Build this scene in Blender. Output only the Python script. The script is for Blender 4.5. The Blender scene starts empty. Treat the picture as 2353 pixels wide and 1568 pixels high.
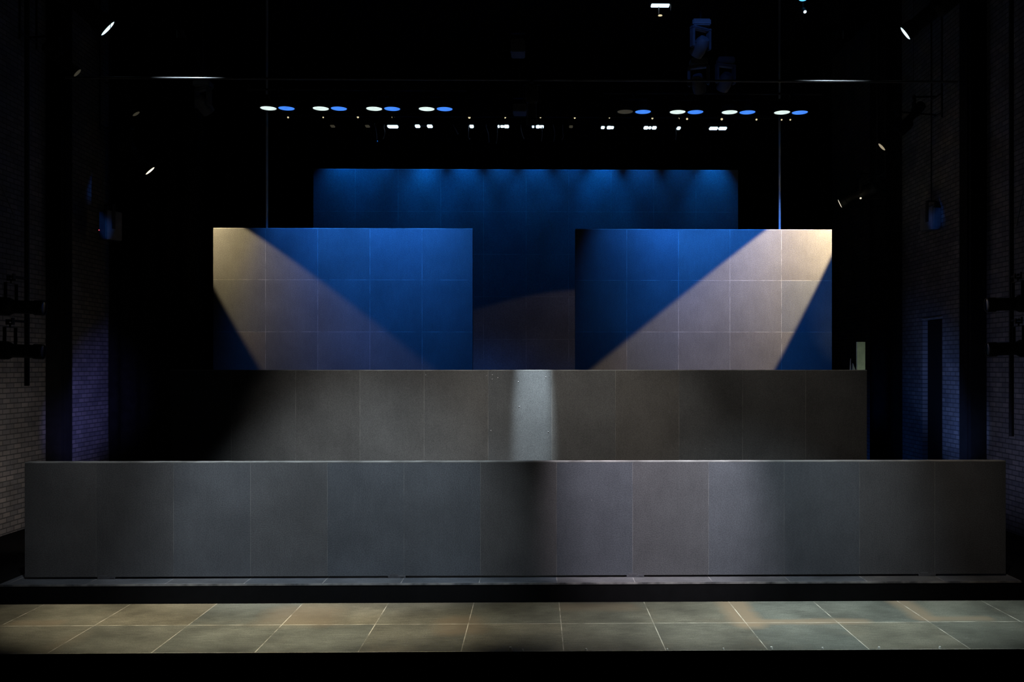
import bpy, bmesh, math, random
from mathutils import Vector, Matrix
random.seed(7)
S = bpy.context.scene
COL = S.collection
PI = math.pi

# ------------------------------------------------------------------ camera
F, PHI, PPX, PPY, CZ = 2136.0, 0.0161, 1267.0, 838.0, 3.42
cam_d = bpy.data.cameras.new('camera')
cam = bpy.data.objects.new('camera', cam_d); COL.objects.link(cam)
cam.location = (0, 0, CZ)
cam.rotation_euler = (PI / 2, 0, -PHI)
cam_d.sensor_width = 36.0
cam_d.lens = 36.0 * F / 2353.0
cam_d.shift_x = -(PPX - 1176.5) / 2353.0
cam_d.shift_y = (PPY - 784.0) / 2353.0
cam_d.clip_end = 200
S.camera = cam

# ------------------------------------------------------------------ world, exposure
w = bpy.data.worlds.new('world'); S.world = w; w.use_nodes = True
w.node_tree.nodes['Background'].inputs[0].default_value = (0.3, 0.4, 1.0, 1)
w.node_tree.nodes['Background'].inputs[1].default_value = 0.0
S.view_settings.view_transform = 'Standard'
S.view_settings.look = 'None'
S.view_settings.gamma = 1.0
S.view_settings.exposure = 0.0
S.view_settings.use_curve_mapping = False


def P(x, y, Y):
    """point of the place on the photograph's sight line (x, y) at stage depth Y"""
    dx, dz = (x - PPX) / F, (PPY - y) / F
    c, s = math.cos(PHI), math.sin(PHI)
    k = Y / (c - dx * s)
    return Vector(((dx * c + s) * k, Y, CZ + dz * k))


# ------------------------------------------------------------------ materials
class NT:
    def __init__(self, name):
        self.m = bpy.data.materials.new(name); self.m.use_nodes = True
        self.t = self.m.node_tree; self.b = self.t.nodes['Principled BSDF']

    def n(self, kind, **kw):
        nd = self.t.nodes.new(kind)
        for k, v in kw.items(): setattr(nd, k, v)
        return nd

    def link(self, a, b): self.t.links.new(a, b)

    def setin(self, sock, v):
        if hasattr(v, 'type') and hasattr(v, 'is_linked'): self.link(v, sock)
        else: sock.default_value = v

    def math(self, op, a, b=None, c=None, clamp=False):
        nd = self.n('ShaderNodeMath', operation=op, use_clamp=clamp)
        for i, v in enumerate((a, b, c)):
            if v is not None: self.setin(nd.inputs[i], v)
        return nd.outputs[0]

    def mix(self, fac, a, b, mode='MIX'):
        nd = self.n('ShaderNodeMixRGB', blend_type=mode)
        self.setin(nd.inputs[0], fac); self.setin(nd.inputs[1], a); self.setin(nd.inputs[2], b)
        return nd.outputs[0]

    def noise(self, vec, scale, detail=3, rough=.55):
        nd = self.n('ShaderNodeTexNoise'); nd.inputs['Scale'].default_value = scale
        nd.inputs['Detail'].default_value = detail; nd.inputs['Roughness'].default_value = rough
        self.link(vec, nd.inputs['Vector']); return nd.outputs['Fac']

    def ramp(self, v, lo, hi, a=0., b=1.):
        nd = self.n('ShaderNodeMapRange', clamp=True)
        self.setin(nd.inputs[0], v)
        for i, q in enumerate((lo, hi, a, b)): nd.inputs[i + 1].default_value = q
        return nd.outputs[0]


def plain(name, col, rough=.6, metal=0., spec=.4, noise=.25, scale=6.):
    q = NT(name)
    g = q.n('ShaderNodeNewGeometry')
    f = q.noise(g.outputs['Position'], scale)
    k = q.ramp(f, .3, .7, 1 - noise, 1 + noise)
    c = q.mix(1., (*col, 1), k, 'MULTIPLY')
    q.link(c, q.b.inputs['Base Color'])
    q.b.inputs['Roughness'].default_value = rough
    q.b.inputs['Metallic'].default_value = metal
    q.b.inputs['Specular IOR Level'].default_value = spec
    return q.m


def glow(name, col, strength, streak=0.):
    q = NT(name)
    q.b.inputs['Base Color'].default_value = (.02, .02, .02, 1)
    q.b.inputs['Emission Color'].default_value = (*col, 1)
    q.b.inputs['Emission Strength'].default_value = strength
    if streak:
        g = q.n('ShaderNodeNewGeometry')
        mp = q.n('ShaderNodeMapping'); mp.inputs['Scale'].default_value = (3, 40, 3)
        q.link(g.outputs['Position'], mp.inputs[0])
        f = q.noise(mp.outputs[0], 2.5, 2)
        q.link(q.ramp(f, .35, .65, strength * (1 - streak), strength * (1 + streak)), q.b.inputs['Emission Strength'])
    return q.m


TX = 1.2225                      # board width


def board(name, base, x0, z0=None, tile=TX, seam=.45, seam_w=.006, floor=False, y0=0., var=.22, stains=0., seed=0., tint=.5, blots=()):
    """painted board: joints, board to board tone, scuffs and fine wear"""
    q = NT(name)
    g = q.n('ShaderNodeNewGeometry'); pos = g.outputs['Position']
    sp = q.n('ShaderNodeSeparateXYZ'); q.link(pos, sp.inputs[0])
    X = sp.outputs['X']; V = sp.outputs['Y'] if floor else sp.outputs['Z']
    ux = q.math('DIVIDE', q.math('SUBTRACT', X, x0), tile)
    dx = q.math('MULTIPLY', q.math('PINGPONG', ux, .5), tile)
    line = q.math('LESS_THAN', dx, seam_w)
    fx = q.math('FLOOR', ux)
    two = floor or z0 is not None
    if two:
        uz = q.math('DIVIDE', q.math('SUBTRACT', V, y0 if floor else z0), 1.18 if floor else tile)
        dz = q.math('MULTIPLY', q.math('PINGPONG', uz, .5), tile)
        lz = q.math('LESS_THAN', dz, seam_w * (1.0 if not floor else 1.6))
        line = q.math('MAXIMUM', line, lz)
        fz = q.math('FLOOR', uz)
    else:
        fz = q.math('ADD', 0., 0.)
    cb = q.n('ShaderNodeCombineXYZ'); q.link(fx, cb.inputs[0]); q.link(fz, cb.inputs[1]); cb.inputs[2].default_value = seed
    wn = q.n('ShaderNodeTexWhiteNoise'); q.link(cb.outputs[0], wn.inputs['Vector'])
    tone = q.ramp(wn.outputs['Value'], 0, 1, 1 - var, 1 + var)
    big = q.ramp(q.noise(pos, 1.3, 4), .3, .7, .62 if floor else .86, 1.38 if floor else 1.14)
    mp = q.n('ShaderNodeMapping'); q.link(pos, mp.inputs[0])
    mp.inputs['Scale'].default_value = (1.6, 11, 1) if floor else (6, 1, 1.2)
    fine = q.ramp(q.noise(mp.outputs[0], 3., 5, .7), .3, .7, .68 if floor else .94, 1.32 if floor else 1.06)
    speck = q.ramp(q.noise(pos, 62., 2, .6), .33, .67, .74, 1.26)
    k = q.math('MULTIPLY', q.math('MULTIPLY', q.math('MULTIPLY', tone, big), fine), speck)
    # board to board hue: some cooler, some browner
    sep = q.n('ShaderNodeSeparateColor'); q.link(wn.outputs['Color'], sep.inputs[0])
    warm = (base[0] * 1.22, base[1] * 1.0, base[2] * .84, 1); cool = (base[0] * .84, base[1] * .98, base[2] * 1.2, 1)
    hue = q.mix(sep.outputs[1], warm, cool)
    hue = q.mix(tint, (*base, 1), hue)
    c = q.mix(1., hue, k, 'MULTIPLY')
    if stains:
        dist = q.math('MINIMUM', dx, dz) if two else dx
        near = q.ramp(dist, .03, .3, 1, 0)
        blot = q.ramp(q.noise(pos, .9, 4, .6), .52, .66, 0, 1)
        fac = q.math('MULTIPLY', q.math('MULTIPLY', near, blot), stains)
        c = q.mix(fac, c, (base[0] * 1.75, base[1] * 1.38, base[2] * 1.2, 1))
    for cx, cy, hx, hy, r, a in blots:            # rusty spills of their own shape
        wob = q.math('MULTIPLY', q.math('SUBTRACT', q.noise(pos, 2.6, 4, .6), .5), .55)
        ex = q.math('MAXIMUM', q.math('SUBTRACT', q.math('ABSOLUTE', q.math('SUBTRACT', X, cx)), hx), 0.)
        ey = q.math('MAXIMUM', q.math('SUBTRACT', q.math('ABSOLUTE', q.math('SUBTRACT', V, cy)), hy), 0.)
        dd = q.math('ADD', q.math('SQRT', q.math('ADD', q.math('POWER', ex, 2.), q.math('POWER', ey, 2.))), q.math('MULTIPLY', wob, r * 1.6))
        c = q.mix(q.ramp(dd, r * .25, r, a, 0.), c, (base[0] * 1.9, base[1] * 1.45, base[2] * 1.25, 1))
    if floor:                                     # pale drag marks
        mq = q.n('ShaderNodeMapping'); q.link(pos, mq.inputs[0]); mq.inputs['Scale'].default_value = (2.2, 17, 1); mq.inputs['Rotation'].default_value = (0, 0, .12)
        c = q.mix(q.ramp(q.noise(mq.outputs[0], 2.1, 4, .6), .66, .76, 0, .4), c, (.34, .34, .31, 1))
    # pale nicks
    nick = q.ramp(q.noise(pos, 23., 2, .5), .79, .82, 0, .55)
    c = q.mix(nick, c, (.5, .5, .48, 1))
    wear = q.ramp(q.noise(pos, 3.1, 3), .38, .62, .12, 1)
    fac = q.math('MULTIPLY', q.math('MULTIPLY', line, wear), seam)
    c = q.mix(fac, c, (.75, .72, .66, 1))
    q.link(c, q.b.inputs['Base Color'])
    q.b.inputs['Roughness'].default_value = .55
    q.b.inputs['Specular IOR Level'].default_value = .25
    return q.m


def brick_mat():
    q = NT('brick')
    g = q.n('ShaderNodeNewGeometry')
    sp = q.n('ShaderNodeSeparateXYZ'); q.link(g.outputs['Position'], sp.inputs[0])
    cb = q.n('ShaderNodeCombineXYZ'); q.link(sp.outputs['Y'], cb.inputs[0]); q.link(sp.outputs['Z'], cb.inputs[1])
    b = q.n('ShaderNodeTexBrick'); q.link(cb.outputs[0], b.inputs['Vector'])
    b.inputs['Scale'].default_value = 1.0
    b.inputs['Color1'].default_value = (.20, .18, .17, 1); b.inputs['Color2'].default_value = (.12, .115, .12, 1)
    b.inputs['Mortar'].default_value = (.05, .05, .05, 1)
    b.inputs['Mortar Size'].default_value = .012; b.inputs['Brick Width'].default_value = .27; b.inputs['Row Height'].default_value = .105
    f = q.ramp(q.noise(g.outputs['Position'], 1.6, 4), .3, .7, .7, 1.25)
    c = q.mix(1., b.outputs['Color'], f, 'MULTIPLY')
    q.link(c, q.b.inputs['Base Color']); q.b.inputs['Roughness'].default_value = .85
    bp = q.n('ShaderNodeBump'); bp.inputs['Strength'].default_value = .6; bp.inputs['Distance'].default_value = .01
    q.link(b.outputs['Fac'], bp.inputs['Height']); bp.invert = True
    q.link(bp.outputs[0], q.b.inputs['Normal'])
    return q.m


M = dict(
    black=plain('black_paint', (.004, .004, .0045), .8, 0, .2),
    house=plain('black_house_paint', (.006, .006, .0065), .9, 0, .1),
    velvet=plain('black_velvet', (.008, .008, .009), 1., 0, .0),
    metal=plain('black_metal', (.010, .010, .011), .6, 0, .3),
    pipe=plain('steel_pipe', (.38, .38, .40), .4, .6, .5),
    grey=plain('grey_enamel', (.10, .10, .11), .5),
    bar_steel=plain('bar_steel', (.09, .09, .095), .5, 0., .4),
    post=plain('grey_pole_paint', (.5, .5, .52), .5, 0., .3, .1),
    wood=plain('bare_board_edge', (.26, .26, .25), .7, noise=.5, scale=2.2),
    pale=plain('pale_paint', (.52, .54, .40), .7, noise=.15),
    white=plain('white_paint', (.75, .78, .8), .6, noise=.1),
    cable=plain('dark_cable', (.22, .22, .25), .4),
    brass=plain('brass', (.5, .4, .2), .35, .8),
    brick=brick_mat(),
)
G = dict(
    pale_lens=glow('lens_white', (.78, .95, .90), 1.0, .35),
    blue_lens=glow('lens_blue', (.06, .26, 1.0), 1.0, .3),
    cold=glow('lens_cold', (.72, .9, 1.0), 1.3),
    led=glow('led_cell', (.66, .87, 1.0), 1.6),
    warm=glow('lens_warm', (1., .90, .70), 1.4),
    dimwarm=glow('lens_dim_warm', (1., .85, .55), .35),
    ringwarm=glow('lens_soft_warm', (1., .9, .68), .9),
    dusk=glow('lens_very_dim', (1., .9, .6), .035),  # weak glow for the faint warm reflections on dark lenses
    amber=glow('amber_lamp_and_glint', (1., .86, .5), .8),
    red=glow('indicator_red', (1., .12, .16), 1.0),
    fblue=glow('led_blue', (.1, .5, 1.), 1.5),
)


# ------------------------------------------------------------------ mesh helpers
def bx(bm, lo, hi, mat=0, mtx=None, bev=0.):
    r = bmesh.ops.create_cube(bm, size=1.)
    vs = r['verts']
    for v in vs:
        v.co = Vector([lo[i] + (v.co[i] + .5) * (hi[i] - lo[i]) for i in range(3)])
    if bev:
        es = {e for v in vs for e in v.link_edges}
        rb = bmesh.ops.bevel(bm, geom=list(es), offset=bev, segments=2, affect='EDGES')
        vs = rb['verts']
    if mtx:
        for v in vs: v.co = mtx @ v.co
    return vs


def tube(bm, a, b, r, n=12, r2=None):
    a, b = Vector(a), Vector(b); d = b - a
    q = d.to_track_quat('Z', 'Y').to_matrix().to_4x4()
    bmesh.ops.create_cone(bm, cap_ends=True, segments=n, radius1=r, radius2=r if r2 is None else r2, depth=d.length,
                          matrix=Matrix.Translation((a + b) / 2) @ q)


def path(bm, pts, r, n=8):
    pts = [Vector(p) for p in pts]
    rings = []
    for i, p in enumerate(pts):
        d = (pts[min(i + 1, len(pts) - 1)] - pts[max(i - 1, 0)]).normalized()
        q = d.to_track_quat('Z', 'Y').to_matrix()
        rings.append([bm.verts.new(p + q @ Vector((r * math.cos(2 * PI * k / n), r * math.sin(2 * PI * k / n), 0))) for k in range(n)])
    for a, b in zip(rings, rings[1:]):
        for k in range(n): bm.faces.new((a[k], a[(k + 1) % n], b[(k + 1) % n], b[k]))
    bm.faces.new(rings[0][::-1]); bm.faces.new(rings[-1])


def lathe(bm, prof, n=28, sx=1., sy=1.):
    """profile (radius, z) turned about Z"""
    rings = []
    for r, z in prof:
        if r < 1e-6: rings.append([bm.verts.new((0, 0, z))])
        else: rings.append([bm.verts.new((sx * r * math.cos(2 * PI * k / n), sy * r * math.sin(2 * PI * k / n), z)) for k in range(n)])
    for a, b in zip(rings, rings[1:]):
        if len(a) == 1 and len(b) == 1: continue
        for k in range(n):
            l = (k + 1) % n
            if len(a) == 1: bm.faces.new((a[0], b[l], b[k]))
            elif len(b) == 1: bm.faces.new((a[k], a[l], b[0]))
            else: bm.faces.new((a[k], a[l], b[l], b[k]))


def obj(name, bm, mat, parent=None, smooth=False):
    bmesh.ops.recalc_face_normals(bm, faces=bm.faces)
    me = bpy.data.meshes.new(name); bm.to_mesh(me); bm.free()
    me.materials.append(M.get(mat) or G.get(mat) if isinstance(mat, str) else mat)
    if smooth:
        for p in me.polygons: p.use_smooth = True
        try: me.set_sharp_from_angle(angle=math.radians(35))
        except Exception: pass
    o = bpy.data.objects.new(name, me); COL.objects.link(o)
    if parent: o.parent = parent
    return o


def empty(name, loc=(0, 0, 0), label=None, cat=None, group=None):
    o = bpy.data.objects.new(name, None); COL.objects.link(o); o.location = loc; o.empty_display_size = .1
    tag(o, label, cat, group); return o


def tag(o, label=None, cat=None, group=None, kind=None):
    if label: o['label'] = label
    if cat: o['category'] = cat
    if group: o['group'] = group
    if kind: o['kind'] = kind
    return o


def struct(name, bm, mat, label, cat):
    return tag(obj(name, bm, mat), label, cat, kind='structure')


def copy_tree(o, parent=None):
    c = o.copy(); COL.objects.link(c); c.parent = parent
    for ch in list(o.children): copy_tree(ch, c)
    return c


def spot(parent, loc, to, power, col, half, blend, size=.04, sx=1., sy=1., up=None):
    """the beam of one lantern, sitting at its lens"""
    l = bpy.data.lights.new('beam', 'SPOT'); l.energy = power; l.color = col
    l.spot_size = math.radians(2 * half); l.spot_blend = blend; l.shadow_soft_size = size
    o = bpy.data.objects.new('beam', l); COL.objects.link(o)
    loc, to = Vector(loc), Vector(to)
    q = (to - loc).to_track_quat('-Z', 'Y')
    mw = Matrix.LocRotScale(loc, q, Vector((sx, sy, 1)))
    if parent:
        bpy.context.view_layer.update()
        o.parent = parent; o.matrix_parent_inverse = Matrix.Identity(4)
        o.matrix_local = parent.matrix_world.inverted() @ mw
    else: o.matrix_world = mw
    return o


# ================================================================== THE SETTING
XL, XR = -10.75, 9.75            # the side walls
ZC = 13.5                        # the grid over the stage
Y_NEAR, Y_FAR, Y_DECK, Y_END = 11.08, 13.36, 14.56, 30.5
T0 = .325                        # a joint of the boards lies here

m_apron = board('apron_board', (.088, .089, .075), T0, floor=True, y0=12.26, blots=((2.80, 12.75, .05, .6, .24, .85), (3.6, 12.30, .75, .02, .16, .7), (5.24, 12.9, .04, .45, .2, .75), (5.65, 12.42, .4, .02, .15, .65), (.85, 13.1, .4, .05, .25, .45), (-1.0, 12.2, .12, .25, .3, .5), (-3.2, 12.7, .3, .3, .35, .35), (-6.6, 12.4, .25, .03, .18, .45)), seam=.5, seam_w=.0055, stains=.25, var=.10, seed=3.)
m_deck = board('deck_board', (.09, .095, .10), T0, floor=True, y0=14.56, seam=.5, var=.12, seed=5.)

ap = tag(empty('floor_apron'), 'tiled stage apron running across the foot of the picture', 'stage apron', kind='structure')
bm = bmesh.new(); bx(bm, (-10.7, Y_NEAR, -.04), (9.7, Y_FAR, 0)); obj('deck', bm, m_apron, ap)
bm = bmesh.new(); bx(bm, (-10.7, Y_NEAR + .02, -1.25), (9.7, Y_NEAR + .06, -.041)); obj('fascia', bm, 'black', ap)
bm = bmesh.new(); bx(bm, (-10.7, Y_NEAR - .006, -.016), (9.7, Y_NEAR - .0005, .001)); obj('nosing', bm, 'wood', ap)
bm = bmesh.new(); bx(bm, (-10.7, Y_FAR - .06, -1.2), (9.7, Y_FAR - .02, -.041)); obj('rear_fascia', bm, 'black', ap)

dk = tag(empty('floor_deck'), 'narrow dark deck strip under the long front wall', 'stage deck', kind='structure')
bm = bmesh.new(); bx(bm, (-8.35, Y_DECK, -.03), (7.66, 16.2, 0)); obj('deck', bm, m_deck, dk)
bm = bmesh.new(); bx(bm, (-10.7, Y_DECK + .004, -1.2), (9.7, Y_DECK + .05, -.031)); obj('fascia', bm, 'black', dk)

bm = bmesh.new(); bx(bm, (-10.7, Y_FAR - .06, -1.3), (9.7, Y_DECK + .05, -1.2))
struct('floor_trench', bm, 'black', 'black trench between the apron and the deck', 'trench')
bm = bmesh.new(); bx(bm, (XL, Y_DECK + .05, -.2), (XR, Y_END, -.031))
struct('floor', bm, 'house', 'black stage floor around and behind the set walls', 'floor')
bm = bmesh.new(); bx(bm, (XL, -2.5, -1.45), (XR, Y_DECK, -1.3))
struct('floor_auditorium', bm, 'house', 'black floor in front of the stage', 'floor')

bm = bmesh.new(); bx(bm, (XL - .4, -2.5, -1.45), (XL, Y_END, ZC))
struct('wall_left', bm, 'brick', 'dark painted brick side wall on the left', 'wall')
# right wall with a tall opening in it
D0, D1, DZ = 22.18, 23.32, 4.54
bm = bmesh.new()
bx(bm, (XR, -2.5, -1.45), (XR + .4, D0, ZC)); bx(bm, (XR, D1, -1.45), (XR + .4, Y_END, ZC)); bx(bm, (XR, D0, DZ), (XR + .4, D1, ZC))
struct('wall_right', bm, 'brick', 'dark painted brick side wall on the right', 'wall')
dr = tag(empty('door_1'), 'tall black doorway in the right brick wall', 'doorway', kind='structure')
bm = bmesh.new(); bx(bm, (XR + .12, D0 + .03, -.03), (XR + .18, D1 - .03, DZ - .03)); obj('door_leaf', bm, 'black', dr)
bm = bmesh.new(); bx(bm, (XR - .02, D0 - .02, DZ), (XR + .05, D1, DZ + .035)); obj('lintel_edge', bm, 'wood', dr)
bm = bmesh.new(); bx(bm, (XL - .4, Y_END, -1.45), (XR + .4, Y_END + .3, ZC))
struct('wall_back', bm, 'house', 'black rear wall of the stage', 'wall')
bm = bmesh.new(); bx(bm, (XL - .4, -2.5, ZC), (XR + .4, Y_END + .3, ZC + .3))
struct('ceiling', bm, 'house', 'black grid ceiling over the stage', 'ceiling')


def pilaster(name, xw, sgn, y0, y1, label):
    bm = bmesh.new()
    a, b = sorted((xw, xw + sgn * .34))
    bx(bm, (a, y0, -.031), (b, y1, ZC))
    a, b = sorted((xw, xw + sgn * .37)); bx(bm, (a, y0 + .12, .4), (b, y0 + .26, ZC))
    a, b = sorted((xw, xw + sgn * .55)); bx(bm, (a, y0 - .22, -.031), (b, y1 + .12, .22))
    return struct(name, bm, 'house', label, 'pilaster')


pilaster('trim_1', XL, 1, 20.54, 21.02, 'black pilaster on the left brick wall')
pilaster('trim_2', XR, -1, 19.98, 20.54, 'black pilaster on the right brick wall')


# ================================================================== THE SET WALLS
def flat(label, x0, x1, y, z0, z1, thick, base, jx, jz=None, seed=0., seam=.45, var=.2, tint=.5, seam_w=.006, cap=.014):
    root = empty('stage_flat', ((x0 + x1) / 2, y, 0), label, 'set wall', 'freestanding set walls')
    mt = board('set_board', base, jx, jz, seam=seam, seed=seed, var=var, tint=tint, seam_w=seam_w)
    cx = (x0 + x1) / 2
    bm = bmesh.new(); bx(bm, (x0 - cx, 0, z0), (x1 - cx, thick, z1 - cap)); obj('facing', bm, mt, root)
    bm = bmesh.new(); bx(bm, (x0 - cx, -.001, z1 - cap), (x1 - cx, thick, z1)); obj('top_edge', bm, 'wood', root)
    return root


YF, YS, YB, YW = 14.92, 17.82, 21.92, 26.7
zf = P(1184, 1061, YF).z
front = flat('long low grey front wall across the full width, standing on the deck strip',
             P(57, 1100, YF).x, P(2311, 1100, YF).x, YF, .034, zf, .16, (.105, .11, .118), T0, seed=11., seam=.15, var=.07, tint=.3, seam_w=.004)
for px in (245, 912, 1460, 2130):
    bm = bmesh.new()
    bx(bm, (-.14, -.012, 0), (.14, .17, .034)); bx(bm, (-.11, -.014, .02), (.02, .0, .062), bev=.003); bx(bm, (.05, -.016, .01), (.12, .0, .045), bev=.003)
    o = obj('foot_bracket', bm, 'grey', front); o.location = (P(px, 1300, YF).x - front.location.x, 0, 0)
zs = P(1200, 850.5, YS).z
second = flat('grey-brown second wall just above and behind the low front wall',
              P(392, 900, YS).x, P(1992, 900, YS).x, YS, -.03, zs, .16, (.105, .104, .10), P(1268, 900, YS).x, seed=21., seam=.2, var=.07, tint=.4, seam_w=.004)
for px, py in ((1118, 864), (1131, 862), (1144, 869), (1131, 872), (1191, 878), (1254, 867), (1193, 935), (1128, 990), (1260, 993), (978, 862)):
    p = P(px, py, YS)
    bm = bmesh.new(); lathe(bm, [(0, .004), (.006, .0035), (.010, .001), (.011, -.004)], 10)
    bmesh.ops.rotate(bm, verts=bm.verts, cent=(0, 0, 0), matrix=Matrix.Rotation(PI / 2, 3, 'X'))
    o = obj('screw_head', bm, 'pipe', second, True); o.location = (p.x - second.location.x, -.001, p.z)
zb = P(788, 524.5, YB).z
zb2 = P(1616, 527, YB).z
jl = P(610, 700, YB).x
jzl = P(800, 643.5, YB).z
flat('tall left wall block crossed by a warm beam and blue light', P(490, 700, YB).x, P(1086, 700, YB).x, YB, -.03, zb, .18, (.135, .13, .125), jl, jzl,
     seed=31., seam=.34, var=.06, tint=.3, seam_w=.005)
flat('tall right wall block with the bright cream beam from its upper right corner', P(1322, 700, YB).x, P(1911.5, 700, YB).x, YB, -.03, zb2, .18, (.135, .13, .125),
     P(1559, 700, YB).x, jzl, seed=37., seam=.34, var=.06, tint=.3, seam_w=.005)
zw = P(1208, 389.5, YW).z
flat('tallest set wall at the back, washed blue along its top', P(720, 450, YW).x, P(1696, 450, YW).x, YW, -.03, zw, .2, (.12, .12, .125), P(1111, 450, YW).x,
     P(1111, 486.5, YW).z, seed=41., seam=.2, var=.06, tint=.2, seam_w=.006)

# black masking drapes
def drape(label, x0, x1, y, z0, z1):
    bm = bmesh.new(); n = int(abs(x1 - x0) / .05)
    top, bot, topb, botb = [], [], [], []
    for i in range(n + 1):
        x = x0 + (x1 - x0) * i / n; d = .07 * math.sin(i * .62) + .03 * math.sin(i * .23 + 1)
        top.append(bm.verts.new((x, y + d * .6, z1))); bot.append(bm.verts.new((x, y + d * 1.3, z0)))
        topb.append(bm.verts.new((x, y + d * .6 + .012, z1))); botb.append(bm.verts.new((x, y + d * 1.3 + .012, z0)))
    for i in range(n):
        bm.faces.new((bot[i], bot[i + 1], top[i + 1], top[i])); bm.faces.new((botb[i], topb[i], topb[i + 1], botb[i + 1]))
        bm.faces.new((top[i], top[i + 1], topb[i + 1], topb[i])); bm.faces.new((bot[i], botb[i], botb[i + 1], bot[i + 1]))
    bm.faces.new((bot[0], top[0], topb[0], botb[0])); bm.faces.new((bot[n], botb[n], topb[n], top[n]))
    o = obj('masking_drape', bm, 'velvet', smooth=True)
    return tag(o, label, 'stage drape', 'black masking drapes')


drape('black masking drape beside the left brick wall', P(249, 600, 23.3).x, P(452, 600, 23.3).x, 23.3, -.031, ZC)
drape('black masking drape beyond the right doorway', P(2000, 600, 24.7).x, P(2112, 600, 24.7).x, 24.7, -.031, ZC)
drape('black backdrop drape behind the tallest set wall', P(560, 600, 29.2).x, P(1850, 600, 29.2).x, 29.2, -.031, ZC)


# ================================================================== RIGGING
def batten(label, x0, x1, y, z, mat='metal', wires=3, r=.024):
    root = empty('lighting_batten', ((x0 + x1) / 2, y, z), label, 'lighting bar', 'horizontal lighting bars')
    h = (x1 - x0) / 2
    bm = bmesh.new(); tube(bm, (-h, 0, 0), (h, 0, 0), r, 14); obj('pipe', bm, mat, root, True)
    for i in range(wires):
        x = -h * .9 + 1.8 * h * i / max(1, wires - 1)
        bm = bmesh.new(); tube(bm, (x, 0, r), (x, 0, ZC - z - .03), .004, 6); obj('suspension_wire', bm, 'metal', root)
    return root


def profile_meshes():
    """an ellipsoidal lantern; beam along -Z of the body, pivot at the origin"""
    d = {}
    bm = bmesh.new()
    lathe(bm, [(0, .30), (.07, .30), (.105, .27), (.115, .20), (.115, .02), (.095, -.02), (.085, -.03), (.085, -.28), (.097, -.29), (.097, -.40), (.088, -.40), (.084, -.30), (0, -.30)])
    for k in range(5):
        bx(bm, (-.118, -.012, .06 + .03 * k), (.118, .012, .07 + .03 * k))
    bx(bm, (-.02, -.165, -.02), (.02, .165, .02))
    d['body'] = bm
    bm = bmesh.new(); lathe(bm, [(.086, -.385), (.086, -.398), (.075, -.403), (.05, -.407), (0, -.409)], 24); d['lens'] = bm
    bm = bmesh.new()
    for s in (-1, 1): bx(bm, (-.02, s * .15 - .004, -.03), (.02, s * .15 + .004, .30))
    bx(bm, (-.02, -.154, .292), (.02, .154, .30)); d['yoke'] = bm
    bm = bmesh.new(); tube(bm, (0, 0, .30), (0, 0, .335), .012, 8)
    bx(bm, (-.025, -.045, .33), (.025, .045, .352)); bx(bm, (-.025, .03, .335), (.025, .045, .42)); bx(bm, (-.025, -.045, .335), (.025, -.03, .40))
    d['clamp'] = bm
    return d


_prof = {}


def profile(pivot, to, lens, label, group='profile spotlights', beam=None, lens_at=False, pipe=0., size=1.):
    """one lantern; lens_at: `pivot` is where its lens shows"""
    pivot, to = Vector(pivot), Vector(to)
    d = (to - pivot).normalized()
    if lens_at: pivot = pivot - d * .40 * size
    root = empty('profile_spotlight', pivot, label, 'stage light', group); root.scale = (size, size, size)
    if not _prof:
        for k, bm in profile_meshes().items():
            bmesh.ops.recalc_face_normals(bm, faces=bm.faces)
            me = bpy.data.meshes.new(k); bm.to_mesh(me); bm.free(); _prof[k] = me
            for p in me.polygons: p.use_smooth = k in ('body', 'lens')
            if k != 'lens':
                me.materials.append(M['metal'])
                try: me.set_sharp_from_angle(angle=math.radians(35))
                except Exception: pass
    yaw = math.atan2(d.y, d.x)
    for k in ('yoke', 'clamp'):
        o = bpy.data.objects.new(k, _prof[k]); COL.objects.link(o); o.parent = root; o.rotation_euler = (0, 0, yaw if k == 'yoke' else pipe)
    b = bpy.data.objects.new('body', _prof['body']); COL.objects.link(b); b.parent = root
    # trunnion axis stays level: X' along the beam's plan normal
    zax = -d; yax = Vector((-math.sin(yaw), math.cos(yaw), 0)); xax = yax.cross(zax).normalized()
    b.rotation_euler = Matrix((xax, yax, zax)).transposed().to_euler()
    key = 'lens_' + lens
    if key not in _prof:
        _prof[key] = _prof['lens'].copy(); _prof[key].materials.append(G[lens])
    l = bpy.data.objects.new('lens', _prof[key]); COL.objects.link(l); l.parent = b
    if beam:
        spot(root, pivot + d * .44 * size, to, *beam)
    return root, pivot


def ladder(label, y, x, zs, ztop=ZC):
    """a hanging lighting ladder; lanterns hang under its rungs"""
    root = empty('lighting_ladder', (x, y, min(zs)), label, 'lighting ladder')
    z0 = min(zs)
    for s in (-1, 1):
        bm = bmesh.new(); tube(bm, (0, s * .28, -.12), (0, s * .28, ztop - z0), .02, 10); obj('rail', bm, 'metal', root, True)
    z = 0.
    for q in sorted(zs):
        bm = bmesh.new(); tube(bm, (0, -.28, q - z0), (0, .28, q - z0), .017, 10); obj('rung', bm, 'metal', root, True)
    return root


CLAMP = .382
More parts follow.
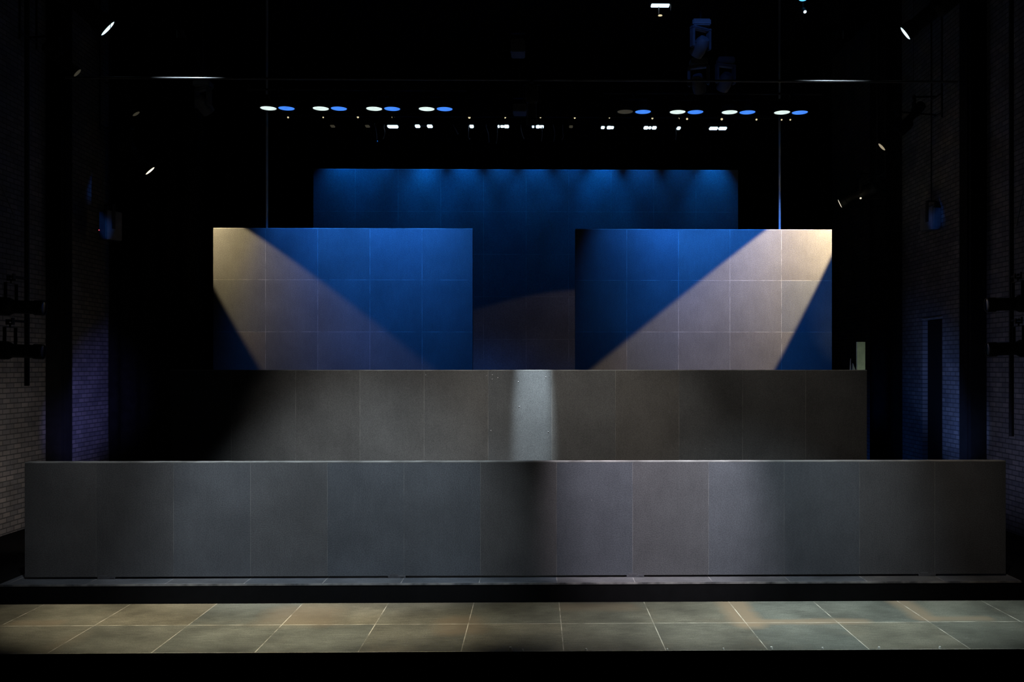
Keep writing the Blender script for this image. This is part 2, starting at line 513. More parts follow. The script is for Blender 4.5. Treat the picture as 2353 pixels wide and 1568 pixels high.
# ---- the lanterns at the two sides
WARM, AMB = (1., .80, .50), (1., .87, .70)
sides = []       # (lens pixel, depth, aim point, lens glow, label, beam)
yl = 21.3
ladders = {'L1': (-.75, 17.0, 'lighting ladder hanging in the upper left corner'), 'L2': (-.55, 21.3, 'lighting ladder left of the left wall block'),
           'R1': (.6, 17.0, 'lighting ladder hanging in the upper right corner'), 'R2': (.75, 21.2, 'lighting ladder right of the right wall block'),
           'R3': (.6, 23.6, 'short lighting ladder behind the right wall block')}
pl = P(248, 66, 17.0); pr = P(2080, 77, 17.0)
sides += [
    ('L1', (248, 66), 17.0, pl + Vector((6.76, 3.8, -6.2)), 'cold', 'brightest white spotlight lens high in the upper left corner', None),
    ('L1', (178, 168), 17.0, P(178, 168, 17.) + Vector((7.17, 2.4, -6.5)), 'dusk', 'unlit spotlight below the bright lens in the upper left corner', None),
    ('L2', (345, 393), yl, Vector((-7.19, YB, 6.03)), 'warm', 'small warm spotlight whose beam crosses the left wall block', (1300, (1., .80, .44), 17.1, .2, .05)),
    ('L2', (313, 262), yl, P(700, 800, YB), 'dusk', 'unlit spotlight on the ladder above the small warm one at left', None),
    ('R1', (2080, 77), 17.0, pr + Vector((-7.4, 3.3, -5.8)), 'cold', 'white spotlight lens high in the upper right corner', None),
    ('R2', (2073, 293), yl, Vector((5.76, YB, 5.65)), 'dimwarm', 'spotlight on the right ladder throwing the cream beam on the right wall block', (13500, (1., .82, .50), 13.6, .14, .05)),
    ('R2', (2026, 338), yl - .3, P(2026, 338, 21.) + Vector((-3.2, .7, -3)), 'dimwarm', 'dim warm spotlight below and left of the cream beam spotlight at right', None),
    ('R3', (1930, 468), 23.6, P(1180, 835, YW), 'ringwarm', 'dim warm spotlight just above the right wall block', (420, (1., .76, .48), 11, .18, .05)),
]
rungs = {}
SIZE = {248: 1.95, 2080: 1.6, 345: 1.45, 2026: 1.2, 1930: 1.35}
for key, px, Y, to, lens, label, beam in sides:
    d = (Vector(to) - P(*px, Y)).normalized(); sz = SIZE.get(px[0], 1.)
    pv = P(*px, Y) - d * .40 * sz
    rungs.setdefault(key, []).append((pv, to, lens, label, beam, sz))
for key, items in rungs.items():
    dx, ly, name = ladders[key]
    x = sum(q[0].x for q in items) / len(items) + dx
    root = ladder(name, ly, x, [q[0].z + CLAMP * q[5] for q in items])
    if key == 'R3':
        pw = P(1977, 456, ly - .3) - root.location
        bm = bmesh.new(); tube(bm, (0, -.28, pw.z), (pw.x, pw.y, pw.z), .008, 8); obj('lamp_arm', bm, 'metal', root)
        bm = bmesh.new(); lathe(bm, [(0, .024), (.018, .018), (.026, 0), (.018, -.018), (0, -.024)], 12); o = obj('pilot_lamp', bm, 'ringwarm', root, True); o.location = pw + Vector((0, -.02, 0))
    for pv, to, lens, label, beam, sz in items:
        q = pv - root.location; h = q.z + CLAMP * sz
        bm = bmesh.new(); tube(bm, (0, 0, h), (q.x * 1.08, q.y * 1.08, h), .02, 10)
        obj('outrigger', bm, 'metal', root, True)
        profile(pv, to, lens, label, 'side spotlights', beam, False, math.atan2(q.y, q.x), sz)

# ---- hanging booms with two lanterns each in front of the side walls
def boom(side, px, y_top, y_bot, Y, arms, label, labels):
    p0, p1 = P(px, y_top, Y), P(px, y_bot, Y)
    root = empty('hanging_boom', p1, label, 'lighting pole', 'hanging lighting poles')
    bm = bmesh.new(); tube(bm, (0, 0, 0), (0, 0, ZC - p1.z), .045, 12); obj('pole', bm, 'metal', root, True)
    s = 1 if side == 'l' else -1
    for (py, fx), lb in zip(arms, labels):
        q = P(fx, py, Y - .45)
        pv = Vector((q.x - s * .40 * 1.4, Y - .45, q.z)); a = pv - p1; h = a.z + CLAMP * 1.4
        bm = bmesh.new(); tube(bm, (0, 0, h), (a.x * 1.08, a.y * 1.08, h), .022, 10); obj('arm', bm, 'metal', root, True)
        profile(pv, pv + Vector((s * 1., .10, -.04)), 'off', lb, 'silhouetted spotlights on the hanging poles', None, False, math.atan2(a.y, a.x), 1.4)


G['off'] = plain('dark_glass', (.01, .01, .012), .15, 0, .5)
boom('l', 62, 300, 887, 17.2, ((705, 98), (806, 96)), 'black lighting pole against the left brick wall',
     ('upper black spotlight silhouette against the left bricks', 'lower black spotlight silhouette against the left bricks'))
boom('r', 2324, 300, 1003, 17.6, ((698, 2270), (801, 2272)), 'black lighting pole against the right brick wall',
     ('upper black spotlight silhouette against the right bricks', 'lower black spotlight silhouette against the right bricks'))


# ---- flood units over the two blocks: a pale cell and a blue cell each
def flood_proto():
    root = empty('cyclorama_flood', (0, 0, 0), '', 'stage light', 'twin floods over the wall blocks')
    for dx, mat, nm in ((-.2, 'pale_lens', 'w'), (.2, 'blue_lens', 'b')):
        bm = bmesh.new()
        prof = [(.20, 0), (.20, .05), (.17, .14), (.09, .24), (.05, .27), (0, .27)]
        lathe(bm, prof, 28, 1, 1); lathe(bm, [(.20, 0), (.186, 0), (.186, .03), (.186, .035)], 28)
        for k in range(3): bx(bm, (-.06, -.10 + .08 * k, .2), (.06, -.09 + .08 * k, .285))
        o = obj('reflector_housing', bm, 'metal', root, True); o.location = (dx, 0, 0)
        bm = bmesh.new(); lathe(bm, [(0, -.012), (.12, -.008), (.172, .006), (.172, .012), (0, .012)], 28)
        l = obj('lens', bm, mat, o, True); l['label'] = 'pale white lens' if mat == 'pale_lens' else 'blue lens'
    bm = bmesh.new(); bx(bm, (-.3, -.02, .27), (.3, .02, .31)); bx(bm, (-.02, -.02, .31), (.02, .02, .40)); bx(bm, (-.03, -.05, .38), (.03, .05, .40)); bx(bm, (-.03, .035, .38), (.03, .05, .45))
    obj('bracket', bm, 'metal', root)
    return root


YA = 20.75
BLUE = (.022, .215, 1.)
zfl = {'left': P(820, 250.5, YA).z, 'right': P(1637, 258.5, YA).z}
fl = flood_proto(); first = True
ordinal = ('outermost', 'second', 'third', 'innermost')
for side, xs, py in (('left', (637.5, 758, 880.5, 1001), 250.5), ('right', (1457, 1577.5, 1697, 1817.5), 258.5)):
    order = ordinal if side == 'left' else ordinal[::-1]
    for i, x in enumerate(xs):
        o = fl if first else copy_tree(fl); first = False
        p = P(x, py, YA); p.z = zfl[side]; o.location = p
        o['label'] = '%s twin flood of the bar over the %s wall block, counted from the %s end' % (order[i], side, side)
        bpw = (1000, 130, 200, 180)[i] if side == 'left' else (600, 170, 90, 55)[i]
        lean = (.16, 0, 0, -.5)[i] if side == 'left' else (.8, .2, 0, 0)[i]
        lx = Vector((p.x + .2, YA, p.z - .05))
        spot(o, lx, (lx.x + lean, YA + .9, lx.z - 2.), bpw, BLUE, 30, 1., .10)
    if side == 'right':
        first_right = [o for o in bpy.data.objects if o.get('label', '').startswith('innermost twin flood') and 'right' in o['label']][0]
        for hs in first_right.children:
            for ln in hs.children:
                if ln.get('label') == 'pale white lens':
                    ln.data = ln.data.copy(); ln.data.materials[0] = G['dusk']; ln['label'] = 'unlit lens'
    pz = zfl[side]
    batten('lighting bar carrying the four twin floods over the %s wall block' % side, P(xs[0] - 70, py, YA).x, P(xs[3] + 70, py, YA).x, YA, pz + .425)

# ---- small bright units over the tallest wall
YC = 26.2
def cell_unit(px, py, cells, label, drops, beam, lens):
    p = P(px, py, YC)
    root = empty('led_wash_light', p, label, 'stage light', 'small LED lights over the tallest wall')
    wd = max(.2, sum(c[1] for c in cells) * YC / F / 1 + .1)
    lo = min(c[0] - c[1] / 2 for c in cells) * YC / F; hi = max(c[0] + c[1] / 2 for c in cells) * YC / F
    bm = bmesh.new(); bx(bm, (lo - .03, -.10, .012), (hi + .03, .10, .15), bev=.012)
    for k in range(6): bx(bm, (lo + (hi - lo) * k / 5 - .006, -.09, .14), (lo + (hi - lo) * k / 5 + .006, .09, .18))
    b = obj('housing', bm, 'metal', root)
    for cx, cw, ch in cells:
        bm = bmesh.new(); s = YC / F
        bx(bm, (cx * s - cw * s / 2, -.115, -.5 * ch * s), (cx * s + cw * s / 2, .05, .5 * ch * s), bev=min(.02, .22 * ch * s))
        o = obj('lens', bm, lens, b, True)
    bm = bmesh.new(); m = (lo + hi) / 2; bx(bm, (m - .02, -.02, .15), (m + .02, .02, .23)); bx(bm, (m - .03, -.05, .215), (m + .03, .05, .23)); bx(bm, (m - .03, .032, .22), (m + .03, .05, .30)); obj('clamp', bm, 'metal', root)
    for (x0, y0, x1, y1, bend) in drops:
        s = YC / F
        a = Vector(((x0 - px) * s, -.13, -(y0 - py) * s)); c = Vector(((x1 - px) * s, -.13, -(y1 - py) * s))
        pts = []
        hook = Vector((a.x, -.05, max(a.z, .02) + .03))
        pts.append(hook)
        for k in range(13):
            t = k / 12; q = a.lerp(c, t); q.x += bend * s * math.sin(PI * t) * (1 if t < 1 else 0); pts.append(q)
        pts.append(c + Vector((bend * s * .4, .05, .05)))
        bm = bmesh.new(); path(bm, pts, .011, 8); obj('cable', bm, 'cable', root, True)
    if beam:
        lx = p + Vector((beam[3] * YC / F, 0, -.08))
        spot(root, lx, (lx.x + beam[4], YW, zw - beam[5]), beam[0], beam[1], beam[2], 1., .04)
    return p


units = [
    # px, py, cells (dx, w, h), cable drops, label
    (765, 291, ((0, 9, 3),), (), 'dark-lensed light with an added beam at the left end of the lower row over the tallest wall'),
    (845, 291, ((0, 9, 3),), (), 'dark-lensed light with an added beam, second from the left end of the lower row over the tallest wall'),
    (902, 291.5, ((-8, 6, 4), (2, 22, 6)), ((862, 288, 868, 330, 2), (884, 296, 882, 322, 3)), 'LED light far left in the lower row of lights over the tallest wall'),
    (974, 291, ((-14, 11, 5), (14, 12, 5)), (), 'pair of small bright lenses, second from left over the tallest wall'),
    (1084, 291, ((0, 9, 6),), ((1042, 290, 1053, 312, 1), (1077, 318, 1080, 324, 0)), 'single small bright lens left of the middle over the tallest wall'),
    (1157, 291.5, ((-11, 4, 4), (-3, 8, 3), (7, 11, 5)), ((1118, 295, 1124, 330, 2), (1143, 300, 1141, 332, 1)), 'LED light with a broken row of lenses at the middle, hanging cables beside it'),
    (1240, 292, ((-15, 5, 3), (-4, 9, 5), (5, 9, 4)), ((1197, 295, 1204, 322, -1), (1246, 298, 1244, 327, 1), (1271, 290, 1272, 328, 3), (1293, 310, 1291, 324, 2)), 'LED light just right of the middle with the brightest hanging cable'),
    (1312, 292, ((0, 8, 3),), (), 'added unseen light just left of the wide gap in the lower row over the tallest wall'),  # no fitting seen here; added to fill the row of blue pools
    (1394, 294, ((-9, 8, 4), (5, 9, 5), (12, 8, 4)), (), 'LED light with touching lenses right of the wide gap in the lower row'),
    (1493, 294.5, ((-9, 10, 5), (0, 6, 4), (10, 10, 5)), (), 'triple lens LED light third from the right end in the lower row'),
    (1559, 295.5, ((0, 8, 5),), ((1552, 316, 1551, 324, 0),), 'single small bright lens between two wider lights near the right'),
    (1649, 296, ((-10, 19, 5), (11, 18, 5)), (), 'LED light with two long lenses at the right end of the lower row'),
]
pool = {0: (200, 20), 1: (150, 20), 2: (160, 50), 3: (250, 8), 4: (300, -19), 5: (180, -7), 6: (230, -10), 7: (150, 0), 8: (330, -6), 9: (190, -13), 10: (110, 10), 11: (320, -4)}
for i, (px, py, cells, drops, lb) in enumerate(units):
    cell_unit(px, py, cells, lb, drops, (pool[i][0], (.004, .21, 1.), 40 if i < 2 else 30, pool[i][1], 0, 1.6), 'dusk' if i in (0, 1, 7) else 'led')
# two more units of the same row, dark in the photo but lighting the wall's left end
zc = P(1184, 292, YC).z
batten('long lighting bar over the tallest set wall', P(700, 292, YC).x, P(1720, 296, YC).x, YC, zc + .30, wires=5)
ob = empty('glint_bar', (P(1240, 268, YC).x, YC + .10, zc + .34), 'thin added bar with tiny glowing amber glints behind the LED lights', 'glint bar')  # added bar; its amber dots glow for warm glints on hook clamps
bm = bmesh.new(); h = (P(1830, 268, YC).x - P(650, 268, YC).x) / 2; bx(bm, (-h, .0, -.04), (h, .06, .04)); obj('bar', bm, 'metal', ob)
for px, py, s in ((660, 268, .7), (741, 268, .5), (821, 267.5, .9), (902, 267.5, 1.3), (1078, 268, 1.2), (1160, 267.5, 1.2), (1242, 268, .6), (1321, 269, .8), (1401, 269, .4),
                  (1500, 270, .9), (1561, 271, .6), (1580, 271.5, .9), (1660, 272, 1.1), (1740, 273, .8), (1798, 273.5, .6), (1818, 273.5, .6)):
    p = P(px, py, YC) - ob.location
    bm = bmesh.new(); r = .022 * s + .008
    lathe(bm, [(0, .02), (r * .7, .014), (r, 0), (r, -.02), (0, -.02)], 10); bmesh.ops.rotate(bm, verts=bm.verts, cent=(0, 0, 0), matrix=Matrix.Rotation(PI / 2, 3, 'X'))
    o = obj('indicator_or_glint', bm, 'amber', ob, True); o.location = (p.x, -.02, p.z)
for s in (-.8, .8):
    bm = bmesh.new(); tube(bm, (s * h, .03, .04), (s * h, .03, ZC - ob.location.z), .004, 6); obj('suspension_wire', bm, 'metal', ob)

# ---- the bar that catches two streaks of light, lanterns for the second wall
YM = 16.35
zm = P(1176, 183.5, YM).z
xa, xb = P(150, 183, YM).x, P(2200, 183, YM).x
batten('long steel lighting bar high across the stage with two bright streaks', xa, xb, YM, zm, 'bar_steel', 6, .021)
for px, pw, lb in ((432, 200, 'unseen hooded lamp added for the left streak of the steel bar'), (1915, 165, 'unseen hooded lamp added for the right streak of the steel bar')):
    p = P(px, 183.5, YM); q = p + Vector((0, -.35, .72))
    root = empty('added_hooded_lamp', q, lb, 'stage light', 'hooded lamps added over the steel bar')  # unseen lamp added to draw a streak on the bar
    bm = bmesh.new(); lathe(bm, [(.075, -.10), (.07, -.10), (.05, .02), (0, .02)], 20); lathe(bm, [(.075, -.10), (.055, .03), (0, .04)], 20)
    bmesh.ops.rotate(bm, verts=bm.verts, cent=(0, 0, 0), matrix=Matrix.Rotation(.5, 3, 'X')); obj('hood', bm, 'metal', root, True)
    bm = bmesh.new(); tube(bm, (0, 0, .03), (0, 0, ZC - q.z), .012, 8); obj('hanging_rod', bm, 'metal', root, True)
    spot(root, q + Vector((0, .03, -.06)), p, pw, (.75, .9, 1.), 44, 1., .03, 1., .14)

p = P(1222, 183.5, YM)
profile(Vector((p.x, YM, zm - CLAMP)), P(1226, 910, YS), 'off', 'narrow spotlight under the middle of the steel bar', 'spotlights under the steel bar')

r = bpy.data.objects[[o.name for o in bpy.data.objects if o.get('label') == 'narrow spotlight under the middle of the steel bar'][0]]
pv = Vector((p.x, YM, zm - CLAMP)); to = P(1226, 905, YS)
spot(r, pv + (to - pv).normalized() * .44, to, 6000, (.78, .92, 1.), 9, .9, .05, .58)

# ---- unseen lanterns added above the frame to light the front walls and apron
YP, ZP = 11.6, 9.3
batten('unseen front lighting bar added above the apron', -6.5, 6.2, YP, ZP, wires=4)
fr = [
    (-6.0, P(300, 1130, YF), 800, (.90, .95, 1.), 17, 1., 'added front bar spotlight aimed at the left end of the front wall'),
    (-3.4, P(770, 1010, YF), 2800, (.80, .91, 1.), 24.5, .75, 'added front bar spotlight aimed left of centre on the front wall'),
    (1.4, P(1500, 1010, YF), 4900, (.96, .90, 1.), 15.2, .8, 'added front bar spotlight aimed right of centre on the front wall'),
    (3.7, P(1790, 1040, YF), 1900, (.80, .92, 1.), 20, 1., 'added front bar spotlight aimed at the right half of the front wall'),
    (5.6, P(2080, 1150, YF), 450, (1., .86, .74), 17, 1., 'added front bar spotlight aimed at the right end of the front wall'),
]
second_wash = [
    (-2.7, P(900, 985, YS), 1080, (1., .97, .92), 14.5, 1.42, 'added front bar spotlight aimed over the front wall at the left of the second wall'),
    (.5, P(1300, 965, YS), 1450, (1., .95, .88), 14, 1.6, 'added front bar spotlight aimed over the front wall at the middle of the second wall'),
    (3.0, P(1780, 950, YS), 420, (1., .92, .82), 14, 1.6, 'added front bar spotlight aimed over the front wall at the right of the second wall'),
]
apron = [
    (-4.3, -4.1, 5000, (1., .90, .64), 14, 2.0, 'added front bar spotlight shining down on the left of the apron'),
    (-1.8, -2.0, 1500, (1., .91, .66), 12, 1.7, 'added front bar spotlight shining down left of the middle of the apron'),
    (2.2, 2.0, 2500, (.97, .94, .80), 12, 1.7, 'added front bar spotlight shining down right of the middle of the apron'),
    (4.2, 4.1, 4900, (.88, 1., .93), 14, 1.8, 'added front bar spotlight shining down on the right of the apron'),
]
for x, ax, pw, c, half, sx, lb in apron:
    r, pv = profile(Vector((x, YP, ZP - CLAMP)), (ax, 12.45, 0), 'off', lb, 'unseen spotlights added on the front bar')
    d = (Vector((ax, 12.45, 0)) - pv).normalized()
    spot(r, pv + d * .45, (ax, 12.45, 0), pw, c, half, 1., .08, sx)
for x, to, pw, c, half, sx, lb in second_wash:
    r, pv = profile(Vector((x, YP, ZP - CLAMP)), to, 'off', lb, 'unseen spotlights added on the front bar')
    spot(r, pv + (to - pv).normalized() * .45, to, pw, c, half, 1., .08, sx)
for x, to, pw, c, half, bl, lb in fr:
    profile(Vector((x, YP, ZP - CLAMP)), to, 'off', lb, 'unseen spotlights added on the front bar', (pw, c, half, bl, .08))

# ---- top edge of the picture
def lit_edge(px, py, Y, w_px, label):
    p = P(px, py, Y); s = Y / F; h = w_px * s / 2
    root = empty('lit_edge_fixture', p, label, 'stage light')
    bm = bmesh.new(); bx(bm, (-h - .02, -.05, .012), (h + .02, .09, .16), bev=.01); b = obj('housing', bm, 'metal', root)
    bm = bmesh.new(); bx(bm, (-h, -.055, -.014), (h, .05, .014), bev=.006); obj('lens', bm, 'cold', b)  # glowing strip for the light caught on the housing edge
    bm = bmesh.new(); bx(bm, (h + .02, -.03, -.07), (h + .028, .03, .10)); obj('barn_door', bm, 'grey', root)
    bm = bmesh.new(); lathe(bm, [(0, .012), (.03, .008), (.036, 0), (0, -.004)], 12); o = obj('indicator_or_glint', bm, 'amber', root, True); o.location = (0, 0, -23 * s)
    bm = bmesh.new(); tube(bm, (-.02, .02, -22 * s), (-.02, .02, .02), .008, 6); obj('lead', bm, 'cable', root)
    bm = bmesh.new(); tube(bm, (0, .03, .16), (0, .03, ZC - p.z), .014, 8); obj('hanging_rod', bm, 'metal', root, True)


lit_edge(1517, 13, 15.0, 42, 'fixture with a white glowing strip for its lit edge, at the top edge right of the middle')
root = empty('pinspot', P(1849, 26, 15.0), 'tiny white pin spot at the top edge under the blue lamp', 'stage light')
bm = bmesh.new(); lathe(bm, [(.03, -.03), (.032, -.03), (.04, .08), (.03, .11), (0, .115)], 16); lathe(bm, [(.03, -.03), (.026, .0), (0, .0)], 16)
bmesh.ops.rotate(bm, verts=bm.verts, cent=(0, 0, 0), matrix=Matrix.Rotation(-.9, 3, 'X')); b = obj('can', bm, 'metal', root, True)
bm = bmesh.new(); lathe(bm, [(0, -.034), (.018, -.032), (.026, -.026), (0, -.022)], 16)
bmesh.ops.rotate(bm, verts=bm.verts, cent=(0, 0, 0), matrix=Matrix.Rotation(-.9, 3, 'X')); obj('lens', bm, 'cold', b, True)
bm = bmesh.new(); tube(bm, (0, .09, .06), (0, .09, ZC - root.location.z), .008, 8); obj('hanging_rod', bm, 'metal', root, True)
root = empty('blue_marker_light', P(1845, -4, 15.0), 'blue lamp cut by the top edge above the small white spotlight', 'stage light')
bm = bmesh.new(); lathe(bm, [(0, -.02), (.07, -.012), (.085, .01), (.07, .06), (0, .1)], 20); obj('housing', bm, 'metal', root, True)
bm = bmesh.new(); lathe(bm, [(0, -.034), (.05, -.03), (.066, -.018), (0, -.016)], 20); obj('lens', bm, 'fblue', root, True)
bm = bmesh.new(); tube(bm, (0, 0, .09), (0, 0, ZC - root.location.z), .012, 8); obj('hanging_rod', bm, 'metal', root, True)

# ---- moving heads and boxes faintly seen in the rig
def moving_head(px, py, Y, label, tilt, pan):
    p = P(px, py, Y)
    root = empty('moving_head', p, label, 'stage light', 'moving head lights in the dark rig')
    bm = bmesh.new(); bx(bm, (-.17, -.14, .34), (.17, .14, .46), bev=.02); obj('base', bm, 'grey', root)
    bm = bmesh.new()
    for s in (-1, 1): bx(bm, (s * .19 - .025, -.06, -.06), (s * .19 + .025, .06, .30), bev=.015)
    bx(bm, (-.215, -.07, .28), (.215, .07, .34), bev=.015); y = obj('yoke', bm, 'grey', root); y.rotation_euler = (0, 0, pan)
    bm = bmesh.new(); lathe(bm, [(0, .17), (.09, .16), (.13, .08), (.14, -.08), (.125, -.20), (.11, -.20), (.11, -.17), (0, -.17)], 24)
    for k in range(4): bx(bm, (-.145, -.01, .05 - .05 * k), (.145, .01, .06 - .05 * k))
    hd = obj('head', bm, 'grey', root, True); hd.rotation_euler = (tilt, 0, pan)
    bm = bmesh.new(); lathe(bm, [(0, -.19), (.07, -.185), (.108, -.175), (0, -.172)], 24); obj('lens', bm, 'off', hd, True)
    bm = bmesh.new(); tube(bm, (0, 0, .46), (0, 0, ZC - p.z), .02, 8); obj('hanging_rod', bm, 'metal', root, True)
    return root


moving_head(1610, 105, 17.2, 'blue-lit moving head light highest right of the middle', .9, .5)
moving_head(1605, 190, 18.5, 'blue-lit moving head light below the highest one', .7, -.4)
moving_head(1667, 186, 18.9, 'very dim moving head light right of the blue-lit one', .8, .3)
moving_head(467, 240, 19.0, 'grey moving head light in the dark under the left streak', .8, -.6)
root = empty('added_blue_light', P(1640, 60, 15.6) + Vector((0, 0, .9)), 'unseen blue lamp added in the dark rig right of the middle', 'stage light')  # added lamp that tints the moving heads blue
bm = bmesh.new(); lathe(bm, [(0, .1), (.05, .09), (.07, .0), (.06, -.02), (.055, .0), (0, .02)], 16); obj('shade', bm, 'metal', root, True)
bm = bmesh.new(); tube(bm, (0, 0, .09), (0, 0, ZC - root.location.z), .01, 8); obj('hanging_rod', bm, 'metal', root, True)
spot(root, root.location + Vector((0, 0, -.04)), P(1615, 165, 18.0), 34, (.08, .25, 1.), 22, 1., .03)


def speaker(px, py, wpx, hpx, Y, rz, label, led=False, n=''):
    p = P(px, py, Y); s = Y / F
    root = empty('loudspeaker', p, label, 'loudspeaker', 'loudspeakers high on the side walls')
    root.rotation_euler = (0, 0, rz)
    a, h = wpx * s / 2, hpx * s / 2
    bm = bmesh.new(); bx(bm, (-a, -.02, -h), (a, .4, h), bev=.015); c = obj('cabinet', bm, 'grey', root)
    bm = bmesh.new(); bx(bm, (-a * .86, -.034, -h * .93), (a * .86, -.018, h * .93), bev=.006); obj('grille', bm, 'grey', root)
    bm = bmesh.new()
    for q in (-1, 1): bx(bm, (q * (a + .012) - .008, .12, -.08), (q * (a + .012) + .008, .2, h + .16))
    bx(bm, (-a - .02, .12, h + .15), (a + .02, .2, h + .165)); tube(bm, (0, .16, h + .16), (0, .16, ZC - p.z), .016, 8); obj('bracket', bm, 'metal', root)
    if led:
        bm = bmesh.new(); lathe(bm, [(0, .008), (.012, .004), (.014, -.004), (0, -.006)], 10); bmesh.ops.rotate(bm, verts=bm.verts, cent=(0, 0, 0), matrix=Matrix.Rotation(PI / 2, 3, 'X'))
        o = obj('indicator_or_glint', bm, 'red', root); o.location = (-a * .82, -.04, -h * .35)


speaker(238, 517, 26, 66, 21.9, -.5, 'loudspeaker with a tiny red lamp high beside the left brick wall', True)
speaker(2152, 501, 25, 52, 22.2, .4, 'loudspeaker high beside the right brick wall over the doorway')
speaker(1190, 104, 32, 30, 17.5, 0, 'dim box loudspeaker hanging at the top middle')
speaker(1194, 247, 31, 18, 19.5, 0, 'small dim blue box hanging over the middle of the tallest wall')

# ---- pipes rising behind the blocks, ropes
for px, py, lb in ((613.5, 524, 'thin vertical pipe rising behind the left wall block'), (1791.5, 527, 'thin vertical pipe rising behind the right wall block')):
    p = P(px, py, 22.65)
    bm = bmesh.new(); tube(bm, (0, 0, 0), (0, 0, ZC), .026, 14); o = obj('hanging_pipe', bm, 'post', smooth=True)
    o.location = (p.x, 22.65, -.03); o.scale.z = (ZC + .03) / ZC
    tag(o, lb, 'pipe', 'vertical pipes behind the wall blocks')
for a, b, Y, lb in (((2336, 520), (2362, 380), 17., 'thin pale rope slanting at the right edge'), ((34, 500), (-8, 400), 17., 'thin faint rope slanting at the left edge')):
    pa, pb = P(*a, Y), P(*b, Y); k = abs(((XR - .1 if pb.x > 0 else XL + .1) - pa.x) / (pb.x - pa.x)); top = pa + (pb - pa) * min(k, (ZC - pa.z) / (pb.z - pa.z))
    bm = bmesh.new(); tube(bm, (0, 0, 0), top - pa, .011, 8); o = obj('rope', bm, 'cable', smooth=True); o.location = pa
    tag(o, lb, 'rope', 'slanting ropes')

# ---- things glimpsed backstage right
YK = 20.6
p0, p1 = P(1969.5, 850, YK), P(1988.5, 786, YK)
bm = bmesh.new(); bx(bm, (-.09, 0, 0), (.09, .06, p1.z + .03)); o = obj('pale_post', bm, 'pale')
o.location = ((p0.x + p1.x) / 2, YK, -.031); tag(o, 'pale greenish upright post standing behind the right end of the second wall', 'post')
for (xt, yt, xb0, xb1, Yk, lb) in ((1955, 824, 1953.5, 1958, 20.3, 'thin bluish-white board leaning behind the second wall, farther left of the pair'),
                                  (1960, 835, 1959, 1966, 20.1, 'bluish-white wedge board leaning beside the pale post')):
    a, b, c = P(xt, yt, Yk), P(xb0, 851, Yk), P(xb1, 851, Yk)
    bm = bmesh.new(); org = Vector((a.x, Yk, -.031)); th = Vector((0, .03, 0)); b2, c2 = Vector((b.x, Yk, -.031)), Vector((c.x, Yk, -.031))
    ring = [q - org for q in (a, b, b2, c2, c)]
    v = [bm.verts.new(q) for q in ring]; u = [bm.verts.new(q + th) for q in ring]
    bm.faces.new(v); bm.faces.new(u[::-1])
    for k in range(5): bm.faces.new((v[k], u[k], u[(k + 1) % 5], v[(k + 1) % 5]))
    o = obj('leaning_board', bm, 'white'); o.location = org; tag(o, lb, 'board', 'boards leaning backstage')
root = empty('added_backstage_lamp', (P(1975, 900, 19.2).x, 19.0, .9), 'added lamp on a stand hidden behind the second wall at right', 'lamp')  # unseen lamp added to light the post and boards
bm = bmesh.new(); lathe(bm, [(0, .09), (.05, .08), (.07, 0), (.06, 0), (.04, .06), (0, .07)], 16)
bmesh.ops.rotate(bm, verts=bm.verts, cent=(0, 0, 0), matrix=Matrix.Rotation(-2.2, 3, 'X')); obj('shade', bm, 'metal', root, True)
bm = bmesh.new(); tube(bm, (0, -.04, -.93), (0, -.04, -.02), .014, 8); lathe(bm, [(0, -.931), (.14, -.931), (.13, -.91), (0, -.90)], 20); obj('stand', bm, 'metal', root)
spot(root, root.location + Vector((0, .06, .05)), P(1972, 868, YK), 95, (.80, 1., .85), 16, 1., .03)

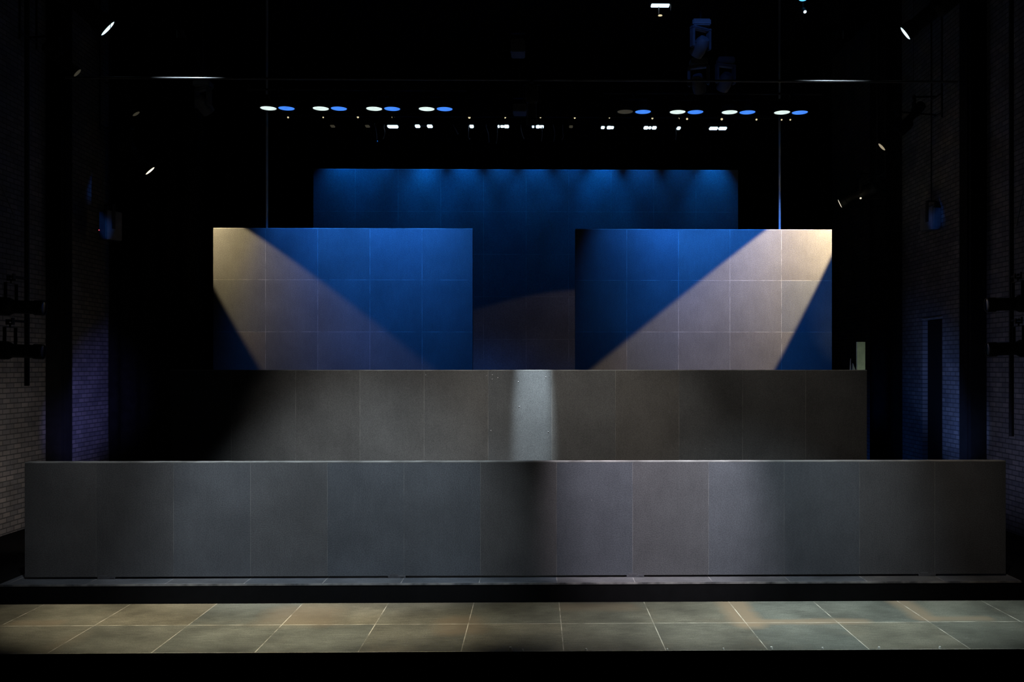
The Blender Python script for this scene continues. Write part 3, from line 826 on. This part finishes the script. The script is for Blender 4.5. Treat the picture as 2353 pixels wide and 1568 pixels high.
# ---- small pale pegs along the front edge of the apron
pegs = ((1173, 1.7), (1201, .8), (1347, 1.), (1533, .9), (1662, .9), (1773, 1.3), (1890, 1.), (2020, 1.1), (2160, 1.1))
for i, (px, s) in enumerate(pegs):
    x = P(px, 1498, Y_NEAR + .03).x
    bm = bmesh.new(); lathe(bm, [(0, .024 * s), (.010 * s, .022 * s), (.013 * s, .010 * s), (.015 * s, 0), (0, 0)], 10)
    o = obj('edge_peg', bm, 'white', smooth=True); o.location = (x, Y_NEAR + .03 * s, .0005)
    nm = ('largest yellowish peg near the middle of the apron edge', 'small peg just right of the largest one on the apron edge', 'third peg from the left on the apron edge',
          'fourth peg from the left on the apron edge', 'fifth peg from the left on the apron edge', 'fourth peg from the right on the apron edge',
          'third peg from the right on the apron edge', 'second peg from the right on the apron edge', 'last peg towards the right on the apron edge')[i]
    tag(o, nm, 'peg', 'pale pegs along the apron edge')

# ---- unseen lanterns added on the floor to light the side walls and loudspeakers
def added_floor_lamp(loc, to, pw, col, half, label):
    root = empty('added_floor_spotlight', Vector((loc[0], loc[1], -.031)), label, 'stage light', 'floor spotlights added behind the front wall')
    d = (Vector(to) - Vector((loc[0], loc[1], .34))).normalized(); yaw = math.atan2(d.y, d.x)
    bm = bmesh.new()
    bx(bm, (-.16, -.17, 0), (.16, .17, .02), bev=.004)
    for q in (-1, 1): bx(bm, (-.02, q * .15 - .004, .02), (.02, q * .15 + .004, .40))
    o = obj('floor_stand', bm, 'metal', root); o.rotation_euler = (0, 0, yaw)
    b = bpy.data.objects.new('body', _prof['body']); COL.objects.link(b); b.parent = root; b.location = (0, 0, .37)
    zax = -d; yax = Vector((-math.sin(yaw), math.cos(yaw), 0)); xax = yax.cross(zax).normalized()
    b.rotation_euler = Matrix((xax, yax, zax)).transposed().to_euler()
    l = bpy.data.objects.new('lens', _prof['lens_off']); COL.objects.link(l); l.parent = b
    spot(root, Vector((loc[0], loc[1], .34)) + d * .44, to, pw, col, half, 1., .06)


added_floor_lamp((-7.6, 16.3), (XL, 18.9, 1.5), 150, (1., .90, .80), 40, 'added floor spotlight behind the left end of the front wall, nearer the bricks')
added_floor_lamp((-7.2, 17.0), (XL, 22.3, 2.4), 900, (.24, .26, 1.), 15, 'added floor spotlight beside the left end of the second wall')
added_floor_lamp((-6.5, 16.8), P(238, 517, 21.9), 1500, (.04, .24, 1.), 1.6, 'added floor spotlight tilted up to the left loudspeaker')
added_floor_lamp((7.0, 16.4), (XR, 19.2, 2.2), 80, (.5, .55, 1.), 36, 'added floor spotlight behind the right end of the front wall, nearer the bricks')
added_floor_lamp((6.9, 18.3), (XR, 21.4, 2.4), 520, (.18, .34, 1.), 21, 'added floor spotlight beside the right end of the second wall')
added_floor_lamp((6.1, 16.8), P(2152, 501, 22.2), 1500, (.04, .24, 1.), 1.6, 'added floor spotlight tilted up to the right loudspeaker')
